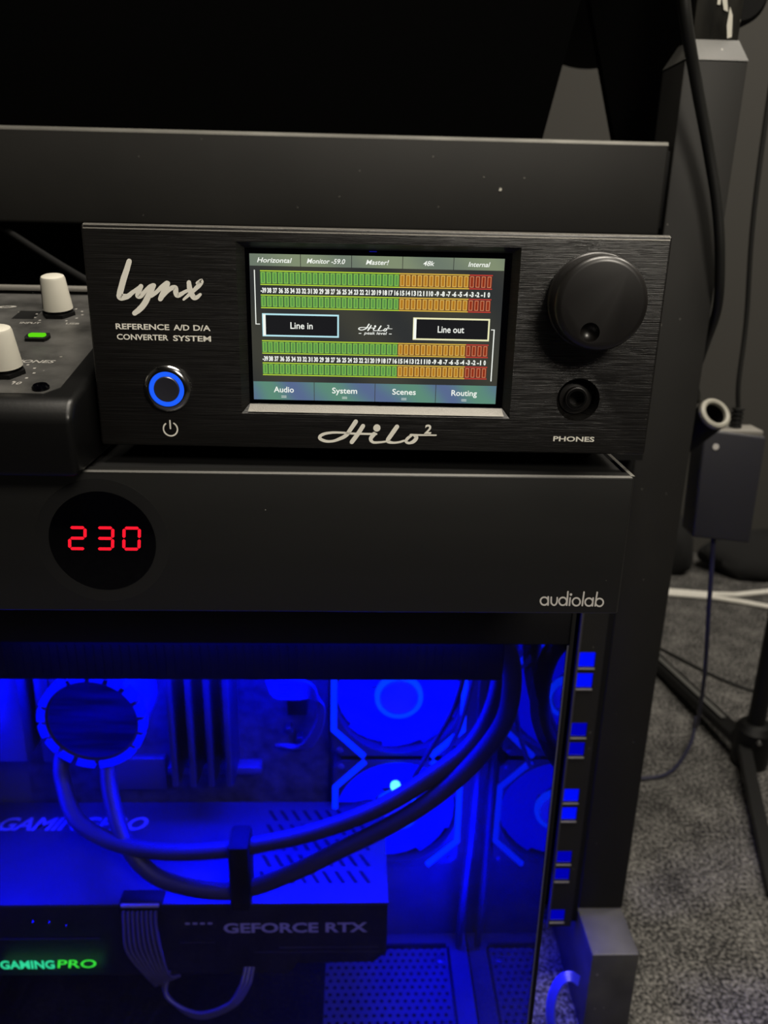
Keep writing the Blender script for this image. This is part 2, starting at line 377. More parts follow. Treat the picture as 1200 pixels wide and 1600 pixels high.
for sx in (211, -400):
    MB().box(sx, sx + 9, 620, 660, -196, -166, 0.5).build('shelf_bracket', M_black, rack)
# perforated rail with square holes beside the post
rail = MB()
hz = []
for k in range(5): hz += [(-354.5 - 70 * k, -339.5 - 70 * k), (-374.8 - 70 * k, -359.8 - 70 * k)]
hz = [(a, b) for a, b in hz if a > -640]
X0, X1, HX0, HX1, RY = 189.5, 212.5, 191.5, 205.5, 613
zs = sorted(set([-640, -196] + [q for h_ in hz for q in h_]))
for a, b in zip(zs[:-1], zs[1:]):
    if (a, b) in hz:
        rail.box(X0, HX0, RY, RY + 2.5, a, b); rail.box(HX1, X1, RY, RY + 2.5, a, b)
        pass
    else: rail.box(X0, X1, RY, RY + 2.5, a, b)
ro = rail.build('perforated_rail', M_steel, rack)
MB().box(X0 + 1, 219.5, RY + 6.2, RY + 7.2, -640, -196).build('rail_backing', M_black, rack)
MB().box(X0 - 0.8, X0 + 1.0, RY - 3, RY, -640, -196, 0.3).build('rail_lip', mat('pale rail edge', (0.035, 0.033, 0.035), 0.4), ro)  # thin edge strip, paler than the rail
M_railglow = emit('blue stand-in glow', (0.0, 0.004, 1.0), 0.95, True)  # added glow plates behind the holes; the actual blue source is unseen
M_railglow2 = emit('dim blue stand-in glow', (0.0, 0.0, 0.42), 1.0, True)
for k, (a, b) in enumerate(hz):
    if b - a > 1: MB().box(HX0 - 1, HX1 + 4, RY + 4, RY + 5.5, a - 4.2, b + 0.6, 0.3).build('added_rail_glow', M_railglow if k < 2 or k in (4, 5) else M_railglow2, ro)
MB().box(-430, 215, 690, 696, -690, 58).build('dark_backing', M_void, rack)  # added black sheet, stands in for the darkness behind the rack
for a, b in hz: MB().box(X0 + 0.5, HX1, RY - 1.0, RY + 3, a - 1.4, a, 0.3).build('hole_edge_highlight', M_bevel, ro)  # pale colour stands in for room light on the lower hole edges
# tape scraps stuck on the upright
for q in ([(251, 126), (254, 127), (252.5, 140), (250, 145), (249.5, 134)], [(246, 143), (249, 142), (247, 150), (244.5, 158), (243, 152)], [(241, 146), (243, 146), (243, 156), (240.5, 155)]):
    MB().prism(q, 629.9, 630.7).build('tape_scrap', M_tape, rack)
MB().add([(226.5, 628.9, 113.5), (231, 628.6, 113.5), (231.5, 630.2, 123.5), (227.5, 630.2, 124)], [(0, 1, 2, 3)]).build('tape_scrap', M_tape, rack)

# ------------------------------------------------------------------ converter (screen, knob, lettering)
HR = -0.0274444742
conv = thing('audio_converter', 'black brushed converter with glowing colour touchscreen and big round knob', 'audio converter', (-101.4, 318.2, -91), HR, local=True)
Z0 = 6.7
def L(x, z): return (x, z + Z0)
fp = MB().box(0, 216.2, 0, 8, Z0, 83 + Z0, 1.1, 3).build('faceplate', M_face, conv)
bpy.context.view_layer.update()
def frust(x0, x1, z0, z1, y0, x2, x3, z2, z3, y1):
    return MB().add([(x0, y0, z0), (x1, y0, z0), (x1, y0, z1), (x0, y0, z1), (x2, y1, z2), (x3, y1, z2), (x3, y1, z3), (x2, y1, z3)],
                    [(0, 1, 2, 3), (7, 6, 5, 4), (0, 4, 5, 1), (1, 5, 6, 2), (2, 6, 7, 3), (3, 7, 4, 0)])
g = 1.3
def lz(a): return a + Z0
c1 = frust(56.6 - g, 160.8 + g, lz(14.0) - g, lz(77.2) + g, -1.0, 59.0, 158.4, lz(17.3), lz(75.6), 3.0)
c2 = MB().box(59.0, 158.4, 2.9, 20, lz(17.3), lz(75.6))
c3 = MB().lathe([(8.5, -1), (8.3, 0.6), (6.6, 5.5), (6.6, 20)], (187.4, 0, lz(21.8)), seg=48)
cut(fp, [c1, c2, c3])
tc = MB().add([(x, a, lz(b)) for a, b in ((-0.08, 81.2), (0.2, 82.75), (1.6, 83.12)) for x in (0.9, 215.3)], [(0, 1, 3, 2), (2, 3, 5, 4)]); tc.build('chamfer_highlight', M_bevel, fp)  # pale strip over the chamfer, carries the top edge highlight in its colour
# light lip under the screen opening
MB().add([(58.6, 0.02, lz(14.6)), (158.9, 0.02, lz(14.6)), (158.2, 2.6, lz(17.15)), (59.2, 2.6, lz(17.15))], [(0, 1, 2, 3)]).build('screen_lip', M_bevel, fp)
MB().box(4, 212, 8, 240, Z0 + 1, 82 + Z0 - 1, 0.8).build('chassis', M_chassis, conv)
for x in (22, 194):
    for y in (28, 215): MB().lathe([(8, 0), (9, 2), (9, Z0 + 1.2)], (x, y, 0), 'z', 24).build('rubber_foot', M_black, conv)
# touchscreen
ts = MB().box(58.9, 158.5, 3.2, 5.5, lz(17.2), lz(75.7)).build('touchscreen', M_gloss, conv)
E = {}
def em(name, rgb, s=1.0): E[name] = emit('screen ' + name, rgb, s); return E[name]
def moire(name, ca, cb, sc):
    mt = bpy.data.materials.new(name); mt.use_nodes = True; nt = mt.node_tree; nt.nodes.remove(nt.nodes['Principled BSDF'])
    e = nt.nodes.new('ShaderNodeEmission'); tc = nt.nodes.new('ShaderNodeTexCoord'); wv = nt.nodes.new('ShaderNodeTexWave')
    wv.inputs['Scale'].default_value = sc; wv.inputs['Distortion'].default_value = 3; wv.bands_direction = 'DIAGONAL'
    nt.links.new(tc.outputs['Object'], wv.inputs['Vector']); mx = nt.nodes.new('ShaderNodeMix'); mx.data_type = 'RGBA'
    mx.inputs['A'].default_value = (*srgb(ca), 1); mx.inputs['B'].default_value = (*srgb(cb), 1)
    nt.links.new(wv.outputs['Fac'], mx.inputs['Factor']); nt.links.new(mx.outputs['Result'], e.inputs[0])
    nt.links.new(e.outputs[0], nt.nodes['Material Output'].inputs[0]); return mt
S_bg = moire('screen background', (48, 50, 50), (62, 62, 54), 14)
S_tab = moire('screen status tab', (108, 120, 106), (128, 140, 112), 18)
S_menu = moire('screen menu button', (88, 105, 142), (92, 138, 118), 22)
S_dark = em('dark line', (22, 26, 26)); S_white = em('white', (245, 248, 240)); S_cyan = em('cyan frame', (185, 232, 240)); S_cream = em('cream frame', (238, 236, 190))
S_gf = em('green fill', (92, 148, 72)); S_gl = em('green line', (150, 208, 84)); S_yl = em('yellow green rule', (190, 225, 60))
S_of = em('orange fill', (176, 118, 34)); S_ol = em('orange line', (228, 200, 110)); S_orl = em('orange rule', (232, 190, 70))
S_rf = em('red fill', (140, 48, 26)); S_rl = em('red line', (214, 150, 110)); S_rrl = em('red rule', (205, 60, 48)); S_box = em('box fill', (28, 28, 30))
DX0, DX1, DZ0, DZ1 = 60.6, 155.8, lz(18.9), lz(73.6)
MB().rect(DX0, DX1, DZ0, DZ1, 3.12).build('display_panel', S_bg, ts)
F = lambda y: (lambda x, z: (x, y, z))
for i, (t, a, b) in enumerate([('Horizontal', 63.5, 76.5), ('Monitor -59.0', 82.0, 96.3), ('Master!', 104.0, 112.6), ('48k', 125.4, 129.6), ('Internal', 142.2, 150.4)]):
    x0 = DX0 + i * 19.04; mb = MB().rect(x0 + 0.12, x0 + 18.92, lz(69.3), DZ1, 3.08, 0)
    mb.text(t, a, b, lz(70.55), 1.75, F(3.04), 0.012, 0.25, mi=1).build('status_tab', [S_tab, S_white], ts)
for i, (t, a, b) in enumerate([('Audio', 68.6, 76.4), ('System', 91.4, 101.2), ('Scenes', 115.0, 124.2), ('Routing', 138.2, 148.2)]):
    x0 = DX0 + i * 23.8; mb = MB().rect(x0 + 0.12, x0 + 23.68, DZ0, lz(26.0), 3.08, 0)
    mb.text(t, a, b, lz(21.9), 2.25, F(3.04), 0.012, mi=1)
    mb.rect((a + b) / 2 - 1, (a + b) / 2 + 1, lz(20.35), lz(20.5), 3.04, 1); mb.rect((a + b) / 2 - 1, (a + b) / 2 + 1, lz(19.8), lz(19.95), 3.04, 1)
    mb.build('menu_button', [S_menu, S_white], ts)
MX0, CW = 64.5, 87.1 / 40
for (za, zb) in ((62.4, 67.7), (53.9, 58.9), (36.8, 41.9), (28.5, 33.4)):
    mb = MB()
    for k in range(40):
        sec = 0 if k < 24 else (1 if k < 36 else 2); x = MX0 + k * CW
        mb.rect(x, x + CW - 0.22, lz(za + 0.55), lz(zb - 0.55), 3.08, 2 + 3 * sec)
        mb.frame(x + 0.35, x + CW - 0.52, lz(za + 0.7), lz(zb - 0.65), 3.05, 0.17, 1 + 3 * sec)
        mb.rect(x, x + CW, lz(za), lz(za + 0.34), 3.06, 3 * sec); mb.rect(x, x + CW, lz(zb - 0.34), lz(zb), 3.06, 3 * sec)
    mb.build('meter_row', [S_yl, S_gl, S_gf, S_orl, S_ol, S_of, S_rrl, S_rl, S_rf], ts)
for zc in (59.75, 34.2):
    mb = MB()
    for k in range(40):
        v = 39 - k; t = ('-39' if v == 39 else str(v) if v > 9 else ('-' + str(v) if v else '0')); x = MX0 + k * CW
        wd = {1: 0.85, 2: 1.62, 3: 2.1}[len(t)]; mb.text(t, x + CW / 2 - wd / 2, x + CW / 2 + wd / 2, lz(zc - 0.1), 1.8, F(3.05), 0.04)
    mb.build('scale_numbers', S_white, ts)
def box_btn(t, x0, x1, z0, z1, a, b, ms):
    mb = MB().rect(x0, x1, lz(z0), lz(z1), 3.08, 0); mb.frame(x0, x1, lz(z0), lz(z1), 3.06, 0.6, 1); mb.rect(x0 + 0.3, x0 + 1.3, lz(z0 + 0.3), lz(z1 - 0.3), 3.05, 2)
    mb.text(t, a, b, lz((z0 + z1) / 2 - 1.25), 2.5, F(3.04), 0.012, mi=2); mb.build('channel_button', ms, ts)
box_btn('Line in', 64.8, 94.0, 43.4, 52.0, 75.5, 84.0, [S_box, S_cyan, S_white])
box_btn('Line out', 122.3, 151.6, 43.2, 51.6, 131.8, 141.9, [S_box, S_cream, S_white])
for q in (((62.2, 62.55, 48, 67.8), (62.2, 63.9, 47.8, 48.1)), ((153.2, 153.6, 27.8, 47.6), (152.2, 153.6, 47.4, 47.7))):
    mb = MB()
    for a, b, c_, d_ in q: mb.rect(a, b, lz(c_), lz(d_), 3.08)
    mb.build('link_line', S_white, ts)
MB().text('peak level', 103.6, 112.4, lz(44.9), 1.1, F(3.06), 0.01, 0.2).build('peak_caption', S_white, ts)
MB().rect(113.2, 114.2, lz(45.1), lz(45.35), 3.06).build('caption_tick', S_white, ts); MB().rect(101.6, 102.6, lz(45.1), lz(45.35), 3.06).build('caption_tick', S_white, ts)
mb = MB()
HILO = [[(595, 205, 18), (480, 203, 18), (380, 200, 18), (300, 193, 18), (220, 192, 20), (150, 202, 24), (112, 222, 28), (112, 245, 28), (160, 265, 24), (220, 265, 22), (280, 245, 28), (335, 215, 34), (375, 160, 36), (415, 100, 38)],
        [(478, 137, 36), (435, 205, 38), (385, 272, 38)],
        [(575, 205, 38), (548, 245, 34), (570, 275, 22), (630, 275, 18), (685, 268, 16)],
        [(770, 143, 38), (725, 210, 38), (695, 262, 34), (735, 278, 20), (790, 275, 18), (835, 262, 18)],
        [(905, 213, 18), (868, 240, 26), (852, 268, 24), (882, 282, 22), (922, 265, 32), (942, 232, 32), (912, 212, 18)],
        [(890, 212, 18), (1000, 214, 14), (1110, 215, 12)]]
def aff_hilo(x, z): return (81.9 + 0.04583 * x - 0.00061 * z, lz(15.8) + 0.00098 * x - 0.04767 * z)
def aff_small(x, z):
    return (101.4 + (x - 95) * 0.0128, lz(46.2) + (290 - z) * 0.0132)
for st in HILO: mb.stroke(st, 3.06, aff=aff_small)
mb.disc(598, 153, 31, 3.06, aff_small); mb.text('2', 112.4, 113.3, lz(47.5), 1.1, F(3.06), 0.01)
mb.build('screen_logo', S_white, ts)
MB().rect(105.2, 108.0, lz(75.0), lz(75.35), 3.12).build('sensor_glow', emit('sensor blue', (12, 12, 110)), ts)
# printing on the faceplate
mb = MB()
for st in HILO: mb.stroke(st, -0.06, aff=aff_hilo)
mb.disc(598, 153, 31, -0.06, aff_hilo)
mb.text('2', 127.9, 130.7, lz(7.2), 3.7, F(-0.06), 0.03, 0.1)
mb.build('model_lettering', M_print, fp)
LYNX = [[(213, 120, 50), (190, 200, 56), (160, 290, 60), (135, 380, 60), (118, 450, 62), (122, 492, 66), (165, 492, 60), (205, 482, 50), (250, 445, 42), (300, 410, 40), (340, 382, 44)],
        [(338, 380, 46), (318, 435, 50), (308, 478, 52), (340, 480, 46), (385, 430, 40), (430, 385, 40), (468, 370, 44)],
        [(473, 372, 46), (450, 420, 54), (420, 480, 58), (380, 560, 60), (330, 620, 58), (275, 664, 50)],
        [(450, 480, 40), (505, 440, 40), (560, 385, 44), (612, 350, 54)],
        [(618, 352, 54), (590, 420, 56), (562, 480, 54), (548, 512, 48)],
        [(565, 490, 40), (620, 430, 42), (670, 395, 46), (705, 398, 48), (710, 445, 50), (728, 475, 48), (765, 462, 42), (800, 440, 36), (832, 425, 34)],
        [(845, 338, 42), (855, 400, 50), (878, 460, 52), (905, 500, 46), (940, 492, 40), (968, 466, 30)],
        [(795, 518, 24), (850, 468, 34), (910, 412, 40), (958, 362, 48), (976, 322, 42), (932, 345, 30)]]
def aff_lynx(x, z): return (9.7 + 0.0352 * x - 0.003 * z, lz(74.0) + 0.0007 * x - 0.03433 * z)
mb = MB()
for st in LYNX: mb.stroke(st, -0.06, aff=aff_lynx, wide=1.1)
mb.build('brand_lettering', M_print, fp)
mb = MB(); mb.text('REFERENCE', 9.8, 30.0, lz(45.4), 2.1, F(-0.06), 0.022); mb.text('A/D', 31.6, 37.6, lz(45.4), 2.1, F(-0.06), 0.022); mb.text('D/A', 39.1, 45.6, lz(45.4), 2.1, F(-0.06), 0.022)
mb.text('CONVERTER', 9.9, 29.4, lz(41.5), 2.1, F(-0.06), 0.022); mb.text('SYSTEM', 31.2, 45.6, lz(41.4), 2.1, F(-0.06), 0.022)
mb.build('caption_lettering', M_print, fp)
MB().text('PHONES', 179.1, 195.4, lz(5.2), 2.0, F(-0.06), 0.022).build('phones_lettering', M_print, fp)
mb = MB(); arc = [(27.9 + 2.75 * math.sin(math.radians(a)), lz(7.0) + 2.75 * math.cos(math.radians(a)), 0.6) for a in range(32, 330, 18)]
mb.stroke(arc, -0.06); mb.stroke([(27.9, lz(7.2), 0.6), (27.9, lz(8.6), 0.6), (27.9, lz(10.4), 0.6)], -0.06); mb.build('power_symbol', M_print, fp)
# power button
pb = MB().lathe([(9.0, 0.0), (9.0, -0.8), (8.5, -1.5), (7.4, -2.1), (6.8, -2.1), (6.7, -1.6)], (27.9, 0, lz(23.1)), seg=64, capa=False, capb=True).build('power_button', M_chrome, conv)
MB().lathe([(6.7, -1.60), (6.6, -1.85), (5.1, -1.85), (5.0, -1.6)], (27.9, 0, lz(23.1)), seg=64, capa=False).build('light_ring', M_btnblue, pb)
MB().lathe([(4.9, -1.5), (4.9, -2.1), (4.6, -2.4), (2.3, -2.2)], (27.9, 0, lz(23.1)), seg=64).build('button_cap', mat('blue grey button cap', (0.10, 0.10, 0.13), 0.3, metal=0.8), pb)
# volume knob
kc = (189.2, 0, lz(59.4))
kb = MB().lathe([(17.3, -0.3), (17.5, -1.0), (17.5, -3.0), (17.0, -3.6), (16.9, -12.0), (16.5, -13.2), (15.5, -14.2), (14.4, -14.5)], kc, seg=96).build('volume_knob', M_knob, conv)
bpy.context.view_layer.update()
sp_ = MB(); rr = 3.6
sp_.lathe([(0.05, -3.6)] + [(rr * math.sin(math.radians(a)), -rr * math.cos(math.radians(a))) for a in range(15, 166, 15)] + [(0.05, 3.6)], (185.7, -14.3, lz(49.3)), seg=32)
cut(kb, [sp_])
# headphone jack
jk = MB().lathe([(6.4, 5.4), (6.4, 4.4), (4.6, 4.0), (4.4, 2.4), (3.9, 2.2), (3.0, 2.4), (2.8, 7.0)], (187.4, 0, lz(21.8)), seg=48, capa=False).build('headphone_jack', M_knob, conv)
MB().lathe([(3.9, 2.15), (3.75, 1.9), (3.2, 1.9), (3.0, 2.2)], (187.4, 0, lz(21.8)), seg=48, capa=False, capb=False).build('jack_ring', mat('dark nickel', (0.12, 0.12, 0.12), 0.25, metal=1.0), jk)

# ------------------------------------------------------------------ power conditioner with red 230
pc = thing('power_conditioner', 'wide black box under the converter, round window showing 230 in red', 'power supply', (-112, 305, -157))
cf = MB().box(-335, 109.5, 305, 312, -151, -91, 1.3, 3).build('fascia', M_ucond, pc)
MB().box(-333, 107.5, 312, 620, -150, -91.8, 0.8).build('housing', mat('black housing', (0.004, 0.004, 0.004), 0.45), pc)
for x in (-300, 75):
    for y in (340, 590): MB().lathe([(11, 0), (12, 2), (12, 7.5)], (x, y, -157), 'z', 24).build('rubber_foot', M_black, pc)
wc = (-100.3, 305, -120.3)
MB().add([(-334, 304.85, -91.6), (108.3, 304.85, -91.6), (108.3, 305.6, -90.9), (-334, 305.6, -90.9)], [(0, 1, 2, 3)]).build('top_edge', mat('fascia edge highlight', (0.07, 0.068, 0.062), 0.5, metal=0.3), cf)  # paler strip paints the thin highlight along the fascia top
MB().add([(107.9, 305.2, -90.95), (109.4, 305.2, -90.95), (109.4, 345, -90.95), (107.9, 345, -90.95)], [(0, 1, 2, 3)]).build('side_edge_highlight', M_edgehi, cf)  # pale strip paints the bright line on the receding edge
win = MB().lathe([(20.9, 0.5), (20.9, -0.12), (20.5, -0.2)], wc, seg=96).build('display_window', M_gloss, pc)
MB().lathe([(26.1, 0.3), (26.1, -0.05), (25.7, -0.10), (21.2, -0.10), (21.0, 0.3)], wc, seg=96, capa=False, capb=False).build('window_surround', mat('semi gloss surround', (0.011, 0.011, 0.011), 0.3, coat=0.4), pc)
dg_ = MB()
def seg7(x0, z0, wd, ht, on, y, sl=0.10, t=1.25):
    def P(x, z): return (x0 + x + sl * z, y, z0 + z)
    h2 = ht / 2; e = 0.22
    def hb(z): return [P(e, z), P(t * .6, z + t / 2), P(wd - t * .6, z + t / 2), P(wd - e, z), P(wd - t * .6, z - t / 2), P(t * .6, z - t / 2)]
    def vb(x, a, b): return [P(x, a + e), P(x + t / 2, a + t * .6), P(x + t / 2, b - t * .6), P(x, b - e), P(x - t / 2, b - t * .6), P(x - t / 2, a + t * .6)]
    S_ = {'a': hb(ht), 'g': hb(h2), 'd': hb(0), 'b': vb(wd, h2, ht), 'c': vb(wd, 0, h2), 'f': vb(0, h2, ht), 'e': vb(0, 0, h2)}
    for k in on: dg_.add(S_[k], [list(range(6))])
for x, on in ((-113.4, 'abged'), (-102.6, 'abgcd'), (-92.2, 'abcdef')): seg7(x, -123.3, 6.0, 8.9, on, 304.72)
dg_.build('digits', M_red, win)
def aff_al(x, z): return (69.0 + 0.0352 * x + 0.0031 * z, -133.8 + 0.00027 * x - 0.03896 * z)
mb = MB()
def ringa(cx, cz): mb.disc(cx, cz, 55, 304.93, aff_al, 28, r0=36)
ringa(230, 290); mb.stroke([(276, 240, 19), (276, 290, 19), (274, 335, 19)], 304.93, aff=aff_al)
mb.stroke([(312, 245, 19), (311, 275, 19), (315, 315, 19), (345, 338, 19), (372, 320, 19), (381, 285, 19), (383, 250, 19)], 304.93, aff=aff_al)
ringa(449, 292); mb.stroke([(508, 180, 19), (502, 260, 19), (496, 337, 19)], 304.93, aff=aff_al)
mb.stroke([(535, 252, 19), (531, 300, 19), (527, 338, 19)], 304.93, aff=aff_al); mb.disc(543, 212, 15, 304.93, aff_al)
ringa(608, 297); mb.stroke([(697, 184, 19), (688, 260, 19), (679, 340, 19)], 304.93, aff=aff_al)
ringa(757, 300); mb.stroke([(806, 252, 19), (803, 300, 19), (799, 343, 19)], 304.93, aff=aff_al)
ringa(882, 303); mb.stroke([(852, 186, 19), (842, 260, 19), (832, 343, 19)], 304.93, aff=aff_al)
mb.build('brand_lettering', M_print2, cf)

# ------------------------------------------------------------------ small mixer box at the left
mix = thing('desktop_mixer', 'small sloping black mixer with grey top beside the converter', 'mixer', (-190, 350, -91))
prof = [(294, -90.9), (293.5, -68), (299, -62), (430, -35.5), (432, -33.5), (438, -33.5), (440, -40), (440, -90.9)]
MB().prism(prof, -280, -103.3, 'x', bev=2.6).build('body', M_mixbody, mix)
def mt_(x, y, h=0.0): return (x, y, -62 + (y - 299) * 0.2023 + h)
pn = MB(); q = [(-278, 303), (-116, 303), (-111.5, 309), (-111.5, 427), (-278, 427)]
pn.add([mt_(a, b, 0.25) for a, b in q] + [mt_(a, b, -1) for a, b in q], [list(range(5)), [9, 8, 7, 6, 5]] + [(i, (i + 1) % 5, (i + 1) % 5 + 5, i + 5) for i in range(5)])
pn.build('top_panel', M_mixtop, mix)
MB().box(-280, -104, 428, 436, -34.5, -32.0, 0.8).build('rear_lip', M_bevel, mix)  # pale material puts the highlight line along the rear edge
nrm = Vector((0, -0.2023, 1)).normalized(); fw = Vector((0, 1, 0.2023)).normalized()
def tl(prof_, x, y, seg=32, capb=True):
    b_ = Vector(mt_(x, y, 0.2)); mb_ = MB(); vs = []; fs = []
    for rr_, t in prof_:
        for k in range(seg):
            a = 2 * math.pi * k / seg; vs.append(b_ + Vector((1, 0, 0)) * rr_ * math.cos(a) + fw * rr_ * math.sin(a) + nrm * t)
    for i in range(len(prof_) - 1):
        for k in range(seg): fs.append((i * seg + k, i * seg + (k + 1) % seg, (i + 1) * seg + (k + 1) % seg, (i + 1) * seg + k))
    fs.append([(len(prof_) - 1) * seg + k for k in range(seg)]); return mb_.add(vs, fs)
for (x, y, s_) in ((-139.5, 395, 1.0), (-136.5, 322, 1.0)):
    kn = tl([(6.7, 3.2), (6.6, 4), (5.4, 17.0), (5.0, 18.0), (4.2, 18.4)], x, y).build('knob', M_white, mix)
    tl([(7.6, 0.0), (7.6, 1.8), (6.4, 1.9), (6.4, 3.4)], x, y, 6).build('knob_collar', M_black, kn)
    b_ = Vector(mt_(x, y)); a_ = math.radians(215)
    dv = Vector((math.cos(a_), 0, 0)) + fw * math.sin(a_)
    p0 = b_ + dv * 6.55 + nrm * 4.2; p1 = b_ + dv * 5.5 + nrm * 17; sd = dv.cross(nrm) * 0.4
    MB().add([p0 + sd + dv * .15, p0 - sd + dv * .15, p1 - sd + dv * .15, p1 + sd + dv * .15], [(0, 1, 2, 3)]).build('pointer_line', M_black, kn)
led = MB(); lp = [(-7 + 0, -2.6), (4.5, -2.6), (6.2, 0), (4.5, 2.6), (-4.5, 2.6), (-6.2, 0)]
b_ = Vector(mt_(-138, 362)); 
def lbox(w_, d_, h0, h1, m_, nm, par):
    vs = [b_ + Vector((1, 0, 0)) * a * w_ + fw * c * d_ + nrm * hh for hh in (h0, h1) for a, c in ((-.8, -1), (.8, -1), (1, -.4), (1, .4), (.8, 1), (-.8, 1), (-1, .4), (-1, -.4))]
    return MB().add(vs, [list(range(8)), list(range(15, 7, -1))] + [(i, (i + 1) % 8, (i + 1) % 8 + 8, i + 8) for i in range(8)]).build(nm, m_, par)
lbz = lbox(5.0, 4.0, 0, 1.6, M_black, 'led_bezel', mix); lbox(3.6, 1.8, 1.6, 2.3, M_ledgreen, 'power_led', lbz)
scw = tl([(3.2, 0), (3.2, 0.9), (2.6, 1.6), (1.6, 1.7), (1.2, 0.8)], -118.3, 307.5, 24).build('screw', M_gloss, mix)
M_printd = mat('dull grey print', (0.28, 0.27, 0.25), 0.6)
fm = lambda x, z: Vector(mt_(x, z, 0.32))
for t, a, b, z, h_, sh in (('PHONES', -141, -122, 333.5, 3.0, .2), ('10', -130.5, -127.2, 311, 2.6, .2), ('INPUT', -153, -144, 381.5, 2.2, 0), ('USB', -132.5, -126.5, 381.5, 2.2, 0), ('MIX', -146, -142, 402, 3, 0), ('o', -172, -163, 404, 5, .5)):
    MB().text(t, a, b, z, h_, fm, 0.02, sh).build('panel_text', M_printd, mix)
for kx, ky in ((-139.5, 395), (-136.5, 322)):
    for k in range(11):
        a = math.radians(-55 + 29 * k); x, y = kx + 10.5 * math.cos(a), ky + 10.5 * math.sin(a)
        MB().add([mt_(x - .5, y - .6, .32), mt_(x + .5, y - .6, .32), mt_(x + .5, y + .6, .32), mt_(x - .5, y + .6, .32)], [(0, 1, 2, 3)]).build('tick_mark', M_printd, mix)
pr = MB(); pr.add([mt_(-159, 388, .3), mt_(-149, 388, .3), mt_(-149, 400, .3), mt_(-159, 400, .3)], [(0, 1, 2, 3)]); pr.build('printed_block', M_black, mix)

# ------------------------------------------------------------------ computer case
CX0, CX1 = -340, 118
case = thing('computer_case', 'glass-fronted computer case glowing blue under the black boxes', 'computer case', (-110, 530, -FL))
bg = MB().box(CX0, CX1 + 3, 402, 662, -198, -188, 1.0).build('top_panel', M_case, case)
MB().box(CX0, CX1 + 1, 400, 410, -217, -188, 0.8).build('front_top_rail', M_case, case)
MB().box(CX0, CX1 + 1, 404, 412, -718, -692, 0.8).build('front_bottom_rail', M_case, case)
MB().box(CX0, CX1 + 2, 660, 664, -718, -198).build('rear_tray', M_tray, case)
MB().box(CX0 - 3, CX0, 402, 664, -718, -188).build('side_panel', M_case, case)
MB().box(CX0, CX1 + 2, 404, 662, -720, -716).build('floor_pan', M_case, case)
MB().box(CX0, CX1, 399.5, 403, -700, -217).build('front_glass', M_glass, case)
MB().box(CX1, CX1 + 3, 404, 659, -718, -198).build('side_glass', M_glass2, case)
MB().box(CX1 + 0.2, CX1 + 2.6, 399, 403.8, -716, -190, 0.5).build('corner_seal', M_black, case)
MB().box(CX1 - 0.9, CX1 + 0.1, 399.2, 399.5, -700, -217).build('glass_edge', mat('ground glass edge', (0.06, 0.06, 0.08), 0.3), case)
for x in (-320, 90):
    for y in (420, 630): MB().lathe([(12, 0), (14, 5)], (x, y, -FL), 'z', 24).build('case_foot', M_black, case)
# perforated bottom plate
pl = MB(); pitch = 7.5; nx, ny = 16, 25
for i in range(nx):
    for j in range(ny):
        cx_, cy_ = -26 + pitch * (i + 0.5), 456.5 + pitch * (j + 0.5)
        o_ = [(3.75 * a, 3.75 * b) for a, b in ((-1, -1), (0, -1), (1, -1), (1, 0), (1, 1), (0, 1), (-1, 1), (-1, 0))]
        off = 0.45 if j % 2 else -0.45
        inn = [(off * 3.6 + 1.9 * math.cos(math.radians(a)), 1.9 * math.sin(math.radians(a))) for a in (225, 270, 315, 0, 45, 90, 135, 180)]
        pl.add([(cx_ + a, cy_ + b, -696) for a, b in o_] + [(cx_ + a, cy_ + b, -696) for a, b in inn], [(k, (k + 1) % 8, (k + 1) % 8 + 8, k + 8) for k in range(8)])
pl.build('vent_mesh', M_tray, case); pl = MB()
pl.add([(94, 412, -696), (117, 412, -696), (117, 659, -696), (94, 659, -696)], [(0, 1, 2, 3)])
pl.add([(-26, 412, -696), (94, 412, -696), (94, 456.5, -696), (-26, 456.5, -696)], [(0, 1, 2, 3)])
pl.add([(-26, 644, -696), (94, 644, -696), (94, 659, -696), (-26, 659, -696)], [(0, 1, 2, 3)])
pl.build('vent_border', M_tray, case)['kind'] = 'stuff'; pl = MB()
pl.add([(CX0 + 2, 412, -696), (-26, 412, -696), (-26, 659, -696), (CX0 + 2, 659, -696)], [(0, 1, 2, 3)]).build('lower_plate', M_case, case)  # darker than the vent plate to carry the shade under the graphics card

MB().box(96.5, 99, 440, 640, -695.9, -693.5, 0.4).build('plate_ridge', M_case, case)
MB().box(-20, 96, 640, 643, -695.9, -692, 0.4).build('plate_ridge', M_case, case)
for x, y in ((88, 540), (88, 625)): MB().lathe([(4.5, 0), (4.5, 2), (3, 3)], (x, y, -696), 'z', 20).build('thumb_screw', M_sink, case)
# motherboard
mbd = thing('motherboard', 'dark motherboard on the rear tray behind the round pump', 'motherboard', (-165, 656, -640))
MB().box(-305, -24, 654, 658, -640, -232, 0.5).build('circuit_board', M_board, mbd)
MB().box(-318, -279, 600, 654, -442, -245, 4).build('port_cover', mat('silver port cover', (0.10, 0.10, 0.12), 0.4, metal=0.5), mbd)
vr = MB().box(-272, -262, 612, 654, -450, -260, 2).build('heatsink', M_sink, mbd)
for k in range(6): MB().box(-262, -256, 618 , 652, -445 + 30 * k, -425 + 30 * k, 1.5).build('fin', M_sink, vr)
MB().box(-235, -175, 645, 654, -505, -470, 2).build('storage_heatsink', M_sink, mbd)
MB().box(-60, -42, 632, 654, -415, -355, 1.5).build('power_socket', M_black, mbd)
for x, z in ((-60, -440), (-50, -450), (-75, -330), (-40, -340)): MB().lathe([(4, 0), (4, -9), (3, -10)], (x, 654, z), 'y', 20).build('capacitor', M_ram, mbd)
MB().box(-172, -86, 640, 654, -484, -476, 1).build('memory_latch', mat('pale latch', (0.06, 0.06, 0.07), 0.4), mbd)
